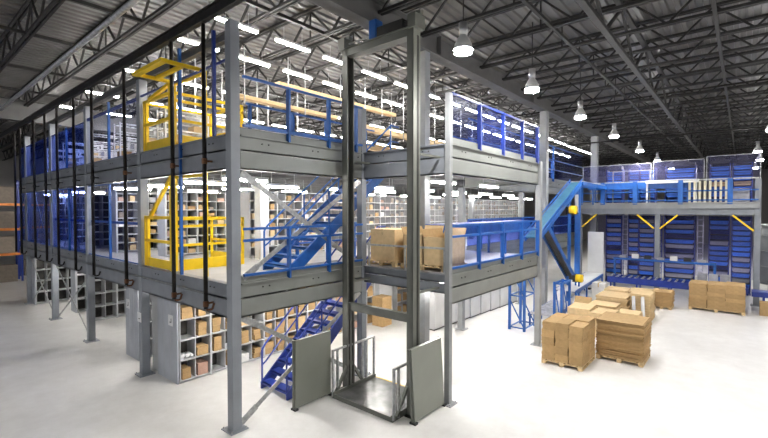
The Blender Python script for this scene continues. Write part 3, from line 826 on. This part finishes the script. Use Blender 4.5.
def load(x0, x1, y0, y1, nx, ny, tiers, h, who, layers=6, jit=.012, m='card', grp=None, z=0):
    pallet(x0, x1, y0, y1, z, 'wooden pallet under the ' + who)
    dx, dy, dz = (x1-x0)/nx, (y1-y0)/ny, h/tiers
    for t_ in range(tiers):
        for i in range(nx):
            for j in range(ny):
                a, b_ = random.uniform(-.012, .012), random.uniform(-.012, .012)
                extra = random.uniform(-.03, .04) if t_ == tiers-1 and nx*ny > 1 else 0
                col = ['front', 'middle', 'rear', 'back'][i] if nx > 1 else 'full-depth'
                row = ['right', 'centre', 'left'][j] if ny > 1 else 'full-width'
                bundle(x0+i*dx+.006+a, x0+(i+1)*dx-.006+a, y0+j*dy+.006+b_, y0+(j+1)*dy-.006+b_, z+.127+t_*dz, z+.127+(t_+1)*dz-.002+extra,
                       'flattened carton bundle, %s %s, tier %s, on the %s' % (col, row, 'one two three four five six seven eight nine ten eleven twelve thirteen fourteen'.split()[t_], who), grp or 'bundles on the '+who, layers, m, jit)
load(7.62, 8.95, -4.42, -3.33, 2, 3, 5, 1.06, 'nearest pallet load by the column', 5, .008)
load(9.02, 10.25, -5.62, -4.42, 1, 1, 9, 1.04, 'large smooth pallet load', 5, .03)
load(18.35, 19.55, -7.8, -5.9, 1, 3, 6, 1.05, 'far right pallet load', 4, .012)
load(17.6, 18.6, -5.35, -4.6, 1, 1, 4, .62, 'low far pallet load', 4, .03)
def bigbox(x0, x1, y0, y1, z0, z1, label, m='card_pale', rz=0, name='cardboard_box', split=True):
    cx_, cy_ = (x0+x1)/2, (y0+y1)/2; w, d, h = (x1-x0)/2, (y1-y0)/2, z1-z0
    t = thing(name, label, 'box', (cx_, cy_, z0), rz)
    MB().b(-w, w, -d, d, 0, h).build('carton_body', m, t, bevel=.01)
    MB().b(-w-.002, w+.002, -.025, .025, h, h+.004).b(-w-.004, -w, -.025, .025, h*.8, h).build('tape', 'wood', t)
    return t
bigbox(11.45, 12.5, -3.6, -2.85, 0, .86, 'tan closed box behind the nearest pallet, left of the pair', 'card_pale', .05)
bigbox(11.2, 12.2, -4.38, -3.7, 0, .84, 'tan closed box behind the nearest pallet, right of the pair', 'card_pale', -.06)
load(13.1, 14.0, -4.1, -3.15, 1, 1, 4, .62, 'low stack in the carton cluster', 4, .04, m='card_pale')
load(12.55, 13.3, -4.95, -4.25, 1, 1, 3, .55, 'small stack right of the carton cluster', 3, .03, m='card_pale')
load(14.4, 15.7, -4.25, -3.12, 1, 1, 3, .74, 'wide stack in the carton cluster middle', 3, .05, m='card_pale')
bigbox(16.0, 17.2, -4.75, -3.95, 0, .9, 'large pale box at back of the carton cluster', 'card_pale', .03)
bigbox(16.4, 17.4, -3.85, -2.95, 0, .82, 'large pale box farthest back by the white plate conveyor', 'card_pale')
bigbox(17.0, 17.6, -2.85, -2.3, 0, .95, 'white closed box beside the far end of plate conveyor', 'card_white')
load(14.6, 15.7, -5.0, -4.3, 1, 1, 5, .92, 'tall stack at the cluster right end', 5, .03, m='card_pale')
mb = MB().prism([(0, 0, 0), (.5, 0, 0), (.95, 0, .72), (.9, 0, .78), (.35, 0, .1), (0, 0, .08)], (0, .9, 0))
mb.v = [(x+13.3, y*.7-3.0, z) for x, y, z in mb.v]
solo(mb, 'cardboard_sheet', 'card', 'brown cardboard sheet leaning beside the blue roller frame', 'cardboard')
for k, (x, y) in enumerate(((14.05, -4.55), (14.1, -4.85))):
    mb = MB(); mb.bar((x, y, 0), (x+.45, y+.12, .95), .1, .22)
    solo(mb, 'plastic_roll', 'wrap', 'milky stretch-film roll leaning on carton cluster, %s one' % ['left', 'right'][k], 'film roll')

# boxes on lift landing
pallet(3.95, 5.0, -.92, .05, Z1, 'wooden pallet under the left box on the lift landing')
pallet(3.95, 5.0, -2.4, -1.1, Z1, 'wooden pallet under the two right boxes on lift landing')
def open_box(x0, x1, y0, y1, z, h, label, tilt=False):
    t = thing('cardboard_box', label, 'box', ((x0+x1)/2, (y0+y1)/2, z)); w, d = (x1-x0)/2, (y1-y0)/2
    mb = MB(); e = .012
    mb.b(-w, w, -d, d, 0, e).b(-w, -w+e, -d, d, 0, h).b(w-e, w, -d, d, 0, h).b(-w, w, -d, -d+e, 0, h).b(-w, w, d-e, d, 0, h)
    mb.build('carton_body', 'card_pale', t)
    f = MB().hexa([(w-.01, -d, h), (w, -d, h), (w, d, h), (w-.01, d, h), (w+.08, -d, h+.2), (w+.09, -d, h+.2), (w+.09, d, h+.2), (w+.08, d, h+.2)])
    f.build('flap', 'card_pale', t)
    f = MB().hexa([(-w, d-.01, h), (w, d-.01, h), (w, d, h), (-w, d, h), (-w, d+.06, h+.18), (w, d+.06, h+.18), (w, d+.07, h+.18), (-w, d+.07, h+.18)])
    f.build('flap', 'card', t)
    return t
bigbox(4.0, 4.95, -.86, -.04, Z1+.127, Z1+.95, 'large tan box left on lift landing, on its own pallet', 'card_pale')
open_box(4.0, 4.9, -1.72, -1.14, Z1+.127, .72, 'open tan box in the middle of the lift landing')
open_box(4.0, 4.9, -2.38, -1.76, Z1+.127, .68, 'open tan box right on lift landing behind slim column')
# cart on first deck
t = thing('hand_cart', 'grey wire hand cart on first deck behind the guard rail', 'cart', (5.9, -.3, Z1))
MB().b(-.5, .5, -.3, .3, .2, .24).b(-.5, -.46, -.3, .3, .24, .95).b(-.5, .5, -.3, -.28, .24, .8).b(.46, .5, -.3, .3, .24, .8).build('basket', 'totegr', t)
for sx in (-.4, .4):
    for sy in (-.25, .25): MB().cyl((sx, sy-.02, .1), (sx, sy+.02, .1), .1, 14).build('wheel', 'rubber', t)
# blue conveyor on first deck of right block
def conveyor(p, q, w, label, m='blue', belt='teal', legs=None, th=.16, z_floor=None, rollers=0, name='belt_conveyor', guard=0):
    p = Vector(p); q = Vector(q); d = (q-p); L = d.length; u = d.normalized(); s_ = Vector((-u.y, u.x, 0)).normalized()
    t = thing(name, label, 'conveyor', p); o = Vector((0, 0, 0))
    for sg in (-1, 1):
        MB().bar(s_*sg*w/2, s_*sg*w/2+d, .05, th).build('side_frame', m, t)
        if guard: MB().bar(s_*sg*(w/2+.02)+Vector((0, 0, th/2+guard)), s_*sg*(w/2+.02)+d+Vector((0, 0, th/2+guard)), .03, .05).build('guide_rail', m, t)
    if not rollers:
        MB().bar(Vector((0, 0, th/2-.02)), d+Vector((0, 0, th/2-.02)), w-.06, .06).build('belt', belt, t)
    else:
        for k in range(rollers):
            c = u*(L*(k+.5)/rollers)+Vector((0, 0, th/2-.0)); MB().cyl(c-s_*(w/2-.04), c+s_*(w/2-.04), .045, 10).build('roller', 'alu', t)
    if z_floor is not None:
        for f_ in (legs or (.1, .9)):
            for sg in (-1, 1):
                c = d*f_+s_*sg*w/2; MB().bar(c, Vector((c.x, c.y, z_floor-p.z)), .06).build('leg', m, t)
    return t
conveyor((5.0, -1.35, 3.8), (11.0, -1.35, 3.8), .6, 'long blue belt conveyor on first deck of right block', 'blue', 'navy', z_floor=Z1+.0, legs=(.05, .35, .65), th=.32)
conveyor((9.9, -2.15, 3.35), (15.6, -1.95, 5.5), .46, 'teal belt conveyor climbing up to the pick platform', 'blue', 'teal', z_floor=0, legs=(.95,), th=.16, guard=.12)
conveyor((11.0, -2.15, 3.75), (15.7, -1.8, 1.15), .36, 'blue belt conveyor sloping down to the white plate conveyor', 'blue', 'dim', z_floor=0, legs=(.96,), th=.16)
conveyor((15.6, -1.95, 5.52), (21.0, -1.7, 5.55), .55, 'level roller conveyor running into the upper pick platform', 'blue', rollers=24, z_floor=Z1b+2.4, legs=(.9,), th=.16, name='roller_conveyor')
conveyor((14.2, -1.95, .9), (20.2, -1.6, .9), .85, 'white-topped plate conveyor at floor level by the cartons', 'blue', 'white', z_floor=0, legs=(.03, .35, .65, .97), th=.14)
conveyor((11.1, -2.05, .45), (14.0, -1.95, .45), .9, 'low blue skate-wheel conveyor under the inclines', 'blue', rollers=14, z_floor=0, legs=(.05, .5, .95), th=.12, name='roller_conveyor')
for k, p in enumerate(((13.3, -2.5, 4.35), (14.6, -2.4, 1.45))):
    t = thing('drive_motor', ['yellow oval drive cover under the climbing conveyor', 'yellow round motor beside the downward conveyor'][k], 'motor', p)
    MB().cyl((0, -.12, 0), (0, .12, 0), .17, 20).build('motor_cover', 'yellow', t, smooth=True)
    MB().b(-.1, .35, -.08, .25, -.16, .12).build('gearbox', 'black', t)
# blue support frames
def tower(x, y, w, d, h, label, z0=0, m='blue', n=3):
    t = thing('support_frame', label, 'support frame', (x, y, z0))
    for sx in (0, w):
        for sy in (0, d): MB().bar((sx, sy, 0), (sx, sy, h), .08).build('post', m, t)
    b_ = MB(); b_.bar((0, 0, h-.05), (w, 0, h-.05), .06).bar((0, d, h-.05), (w, d, h-.05), .06).bar((0, 0, h-.05), (0, d, h-.05), .06).bar((w, 0, h-.05), (w, d, h-.05), .06)
    for k in range(n):
        z = h*k/n
        for sx in (0, w): b_.bar((sx, 0, z+.1), (sx, d, h*(k+1)/n-.05), .035); b_.bar((sx, 0, z+.1), (sx, d, z+.1), .04)
        for sy in (0, d): b_.bar((0, sy, z+.1), (w, sy, z+.1), .04)
    b_.build('lattice', m, t)
    return t
tower(10.3, -1.75, 1.0, .55, 2.3, 'blue lattice frame under the end of right block', n=2)
tower(11.2, -2.75, .9, .25, 1.75, 'low blue frame with posts left of the carton cluster', n=1)
column(19.2, -1.0, 0, 5.4, .2, 'tall solid blue column left of the pick platform', 'blue'); column(17.6, -1.1, 0, 5.2, .1, 'slim blue column under the climbing conveyor top', 'blue')
t = thing('control_board', 'tall white board standing left of the tote racks', 'board', (20.5, -1.97, 0))
MB().b(0, .1, 0, .77, .1, 3.15).build('board', 'white', t); MB().b(-.1, .22, .05, .15, 0, .1).build('foot', 'black', t); MB().b(-.1, .22, .62, .72, 0, .1).build('foot', 'black', t)
t = thing('control_board', 'small white sign board on blue tower at conveyor head', 'sign', (19.06, -1.08, 4.2))
MB().b(0, .03, 0, .16, 0, .95).build('board', 'white', t)

# ------------------------------------------------------------------ far pick platform
X3, PZ = 21.0, 4.72
t = thing('pick_platform', 'grey far platform carrying the upper tote racks', 'platform', (X3, -4.5, PZ))
MB().b(0, 6, -3.75, 3.9, -.1, 0).build('floor_board', 'deckwood', t)
MB().b(-.04, 0, -3.75, 3.9, -.28, -.02).b(-.09, 0, -3.75, 3.9, -.05, -.02).b(-.09, 0, -3.75, 3.9, -.3, -.27).build('upper_beam', 'steel_light', t)
MB().b(.02, .06, -3.75, 3.9, -.6, -.3).b(-.06, .12, -3.75, 3.9, -.6, -.57).build('lower_beam', 'steel', t)
for k, y in enumerate((-8.18, -4.35, -.62)):
    column(X3+.1, y, 0, PZ+1.05 if k == 0 else PZ-.6, .22, 'grey front column of the far pick platform, ' + ['right end', 'middle', 'left end'][k], 'steel')
for k, (y, s_) in enumerate(((-8.05, 1), (-4.45, -1), (-4.2, 1), (-.75, -1))):
    # yellow knee braces
    mb = MB().bar((X3+.02, y, 3.4), (X3+.02, y+s_*.75, 4.1), .09, .07)
    solo(mb, 'diagonal_strut', 'yellow', 'yellow diagonal knee brace under pick platform, ' + ['rightmost', 'right side of middle column', 'left side of middle column', 'leftmost'][k], 'brace')
t = thing('guard_rail', 'blue guard rail with wide blue posts along the pick platform', 'guard rail', (X3-.03, -8.2, PZ))
for y in (1.0, 2.9, 4.85, 6.2+.2, 7.5): MB().b(-.03, .03, y-.1, y+.1, -.1, 1.1).build('post', 'blue', t)
for z in (1.08, .55, .1): MB().b(-.02, .02, 0, 7.5, z-.03, z+.03).build('rail', 'blue' if z < 1 else 'galv', t)
conveyor((X3+.5, -8.0+2.2, PZ+.9), (X3+.5, -1.0, PZ+.9), .5, 'blue conveyor running along the pick platform behind its rail', 'blue', 'navy', z_floor=PZ, legs=(.05, .5, .95), th=.35)
t = thing('work_table', 'long pale-topped work bench on the pick platform', 'table', (X3+.3, -5.0, PZ))
MB().b(-.25, .1, -1.0, 1.2, .98, 1.14).build('table_top', 'white', t)
for y in (-.95, 1.1): MB().b(-.2, -.12, y, y+.08, 0, .98).build('leg', 'white', t)
for k in range(8):
    mb = MB().b(X3+.05, X3+.17, -7.1+.2*k, -7.1+.2*k+.09, PZ, PZ+1.02)
    solo(mb, 'upright_board', 'cream', 'upright cream slat on pick platform, %s from the right' % nth(k+1), 'slat', 'cream slats on the pick platform')
solo(MB().b(X3+.2, X3+.8, -7.9, -7.2, PZ, PZ+.62), 'storage_bin', 'totegr', 'grey bin at the right end of the pick platform', 'bin', bevel=.03)
# stacks of totes
tote = None
TM = {}
def tote_at(x, y, z, w, h, kind, label):
    key = (kind,)
    if key not in TM:
        mb = MB(); e = .03
        mb.hexa([(0, -.46, 0), (.55, -.46, 0), (.55, .46, 0), (0, .46, 0), (-.02, -.5, .8), (.6, -.5, .8), (.6, .5, .8), (-.02, .5, .8)])
        mb.b(-.04, .62, -.5, .5, .8, 1.0); mb.b(-.05, -.03, -.12, .12, .84, .94)
        o = mb.build('storage_tote', kind); TM[key] = o
    else: o = TM[key].copy(); COL.objects.link(o)
    o.location = (x, y, z); o.scale = (1, w, h); tag(o, label, 'tote', 'totes in the far racks'); return o
rnd = random.Random(5)
stacks = [(-1.75, .76, 'first'), (-2.78, .46, 'second'), (-3.45, .7, 'third'), (-5.0, 1.3, 'fourth'), (-6.72, .76, 'fifth'), (-7.62, .7, 'sixth')]
lown = 'one two three four five six seven eight nine ten eleven twelve thirteen fourteen'.split()
for i, (y, w, nm) in enumerate(stacks):
    t = thing('tote_rack', 'tall dark rack of stacked totes beyond the pick platform, %s from the left' % nm, 'rack', (23.9, y, 0), 0, 'tote racks beyond the platform')
    for s_ in (-1, 1): MB().b(0, .7, s_*(w/2+.03)-.02, s_*(w/2+.03)+.02, 0, 6.75).build('upright', 'navy', t)
    MB().b(.66, .7, -w/2-.01, w/2+.01, 0, 6.6).build('back_panel', 'navy', t)
    rl = MB()
    for k in range(24): rl.b(0, .7, -w/2-.01, w/2+.01, .33+.27*k-.02, .33+.27*k)
    rl.build('shelf_rail', 'black', t)
    for k in range(13):
        if rnd.random() < .07: continue
        kd = 'totebl' if (k+i) % 2 or i >= 4 and rnd.random() < .5 else 'totegr'
        tote_at(23.95, y, .34+.27*k, w, .2, kd, '%s tote in %s rack from left below the platform, row %s up' % ('blue' if kd == 'totebl' else 'grey', nm, lown[k]))
    for k in range(6):
        kd = 'totebl' if k != 2 else 'card_pale'
        tote_at(23.95, y, PZ+.34+.27*k, w, .2, kd, '%s tote in %s rack from left above the platform, row %s up' % ('blue' if kd == 'totebl' else 'tan', nm, lown[k]))
    solo(MB().b(23.9, 24.6, y-w/2, y+w/2, 6.76, 6.95).b(24.0, 24.5, y-w/4, y+w/4, 6.95, 7.1), 'rack_drive', 'black', 'dark drive unit on top of the %s tote rack from left' % nm, 'machine')
for k, y in enumerate((-2.42, -5.95, -4.1)):
    t = thing('lift_ladder', 'pale ladder-like lift mast between tote racks, %s' % ['left one', 'right one', 'middle one'][k], 'mast', (23.6, y, 0))
    for s_ in (-.12, .12): MB().b(0, .05, s_-.02, s_+.02, 0, 4.05).build('rail', 'alu' if k < 2 else 'navy', t)
    r = MB()
    for q in range(13): r.b(0, .04, -.12, .12, .2+.3*q, .24+.3*q)
    r.build('rung', 'alu' if k < 2 else 'navy', t)
for k, (y0, y1, z0, z1) in enumerate(((-4.0, -.7, PZ+1.1, PZ+2.05), (-8.25, -6.3, PZ+.1, PZ+2.2), (-6.2, -4.1, PZ+1.15, PZ+2.1), (-8.1, -.7, .9, 4.05))):
    t = thing('clear_screen', 'clear violet-tinted screen ' + ['on upper left of the pick platform', 'at the right end of the pick platform', 'in the middle of the pick platform', 'in front of the lower tote racks'][k], 'screen', (X3+(.3 if k < 3 else 2.2), (y0+y1)/2, z0))
    d = (y1-y0)/2; MB().b(-.004, .004, -d, d, 0, z1-z0).build('sheet', 'net_clear', t)
    MB().bar((0, -d, z1-z0), (0, d, z1-z0), .03).bar((0, -d, 0), (0, -d, z1-z0), .03).bar((0, d, 0), (0, d, z1-z0), .03).build('frame', 'galv', t)
t = thing('light_frame', 'thin pale goalpost frame on the pick platform', 'frame', (X3+.8, -3.0, PZ))
MB().b(0, .05, -.9, .9, 1.7, 1.76).b(0, .05, .85, .9, .0, 1.7).b(0, .05, -.9, -.85, 0, 1.7).build('frame_bar', 'steel_light', t)
# floor roller conveyor in front of racks
conveyor((19.95, -7.9, .82), (19.95, -2.4, .82), .9, 'blue roller conveyor on floor in front of the tote racks', 'navy', rollers=20, z_floor=0, legs=(.03, .28, .52, .76, .97), th=.3, name='roller_conveyor')
t = thing('goalpost_stand', 'blue goalpost frame over the floor roller conveyor', 'frame', (20.6, -4.6, 0))
for y in (-2.1, 2.1): MB().b(0, .1, y-.05, y+.05, 0, 1.8).build('post', 'blue', t)
MB().b(-.05, .2, -2.15, 2.15, 1.75, 1.85).build('shelf_bar', 'blue', t)
for k in range(7):
    y = -6.2+.55*k; m_ = ['totegr', 'black', 'card_white'][k % 3]
    carton(m_, 20.65, y, 1.855, .2, .3, .12+.05*(k % 3), 'small %s case on the blue goalpost frame, %s from the right' % (['grey', 'black', 'white'][k % 3], nth(k+1)), 'cases on the blue frame')
for k in range(3):
    solo(MB().b(20.4, 20.8, -7.25+.42*k, -6.9+.42*k, .97, 1.35), 'storage_bin', 'totegr', 'grey bin at right end of floor conveyor, %s from right' % nth(k+1), 'bin', 'grey bins on the floor conveyor', bevel=.01)
# far right machinery and far left racks
t = thing('storage_tank', 'large pale silver cylindrical tank at the right picture edge', 'tank', (25.5, -9.3, 0))
MB().cyl((0, 0, .5), (0, 0, 3.6), .95, 28).build('tank_shell', 'steel_light', t, smooth=True)
bd = MB()
for z in (.6, 1.4, 2.2, 3.0, 3.5): bd.cyl((0, 0, z), (0, 0, z+.05), .975, 28)
bd.build('band', 'galv', t, smooth=True)
for a in range(4): MB().cyl((.7*math.cos(a*PI/2+.7), .7*math.sin(a*PI/2+.7), 0), (.7*math.cos(a*PI/2+.7), .7*math.sin(a*PI/2+.7), .55), .06, 8).build('leg', 'steel', t)
conveyor((19.9, -12, .75), (19.9, -8.0, .75), .8, 'blue belt conveyor leaving at the right picture edge', 'navy', 'navy', z_floor=0, legs=(.1, .5, .9), th=.2)
solo(MB().b(18.8, 19.3, -8.7, -8.25, 0, .55), 'cardboard_box', 'card', 'small brown box on floor by right picture edge', 'box', bevel=.01)
for k in range(4):
    t = thing('pallet_rack', 'distant tall pallet rack beyond left end of mezzanine, %s' % ['nearest', 'second', 'third', 'farthest'][k], 'rack', (-5.0+k*3.2, 23.5+k*2.5, 0))
    for x in (0, 2.9):
        for y in (0, 1.0): MB().b(x, x+.1, y, y+.1, 0, 6.2).build('upright', 'green' if k == 0 else 'navy', t)
    for z in (1.6, 3.1, 4.6):
        for y in (0, 1.04): MB().b(0, 3., y, y+.06, z, z+.14).build('beam', 'orange', t)
    for z in (0, 1.75, 3.25, 4.75):
        for q in range(2):
            carton('card' if (q+k) % 2 else 'card_dull', -5.0+k*3.2+.85+1.35*q, 23.5+k*2.5+.55, z+.0, 1.1, .9, 1.0, '%s load at height %s, %s side, %s distant rack' % ('tan' if (q+k) % 2 else 'greyish brown', {0: 'one', 1.75: 'two', 3.25: 'three', 4.75: 'four'}[z], ['left', 'right'][q], ['nearest', 'second', 'third', 'farthest'][k]), 'loads on distant racks')

# ------------------------------------------------------------------ render look
vs = scene.view_settings
vs.view_transform = 'Standard'; vs.look = 'None'; vs.gamma = 1; vs.use_curve_mapping = False
vs.exposure = 0.72
scene.cycles.max_bounces = 7; scene.cycles.transparent_max_bounces = 24
scene.cycles.sample_clamp_indirect = 6
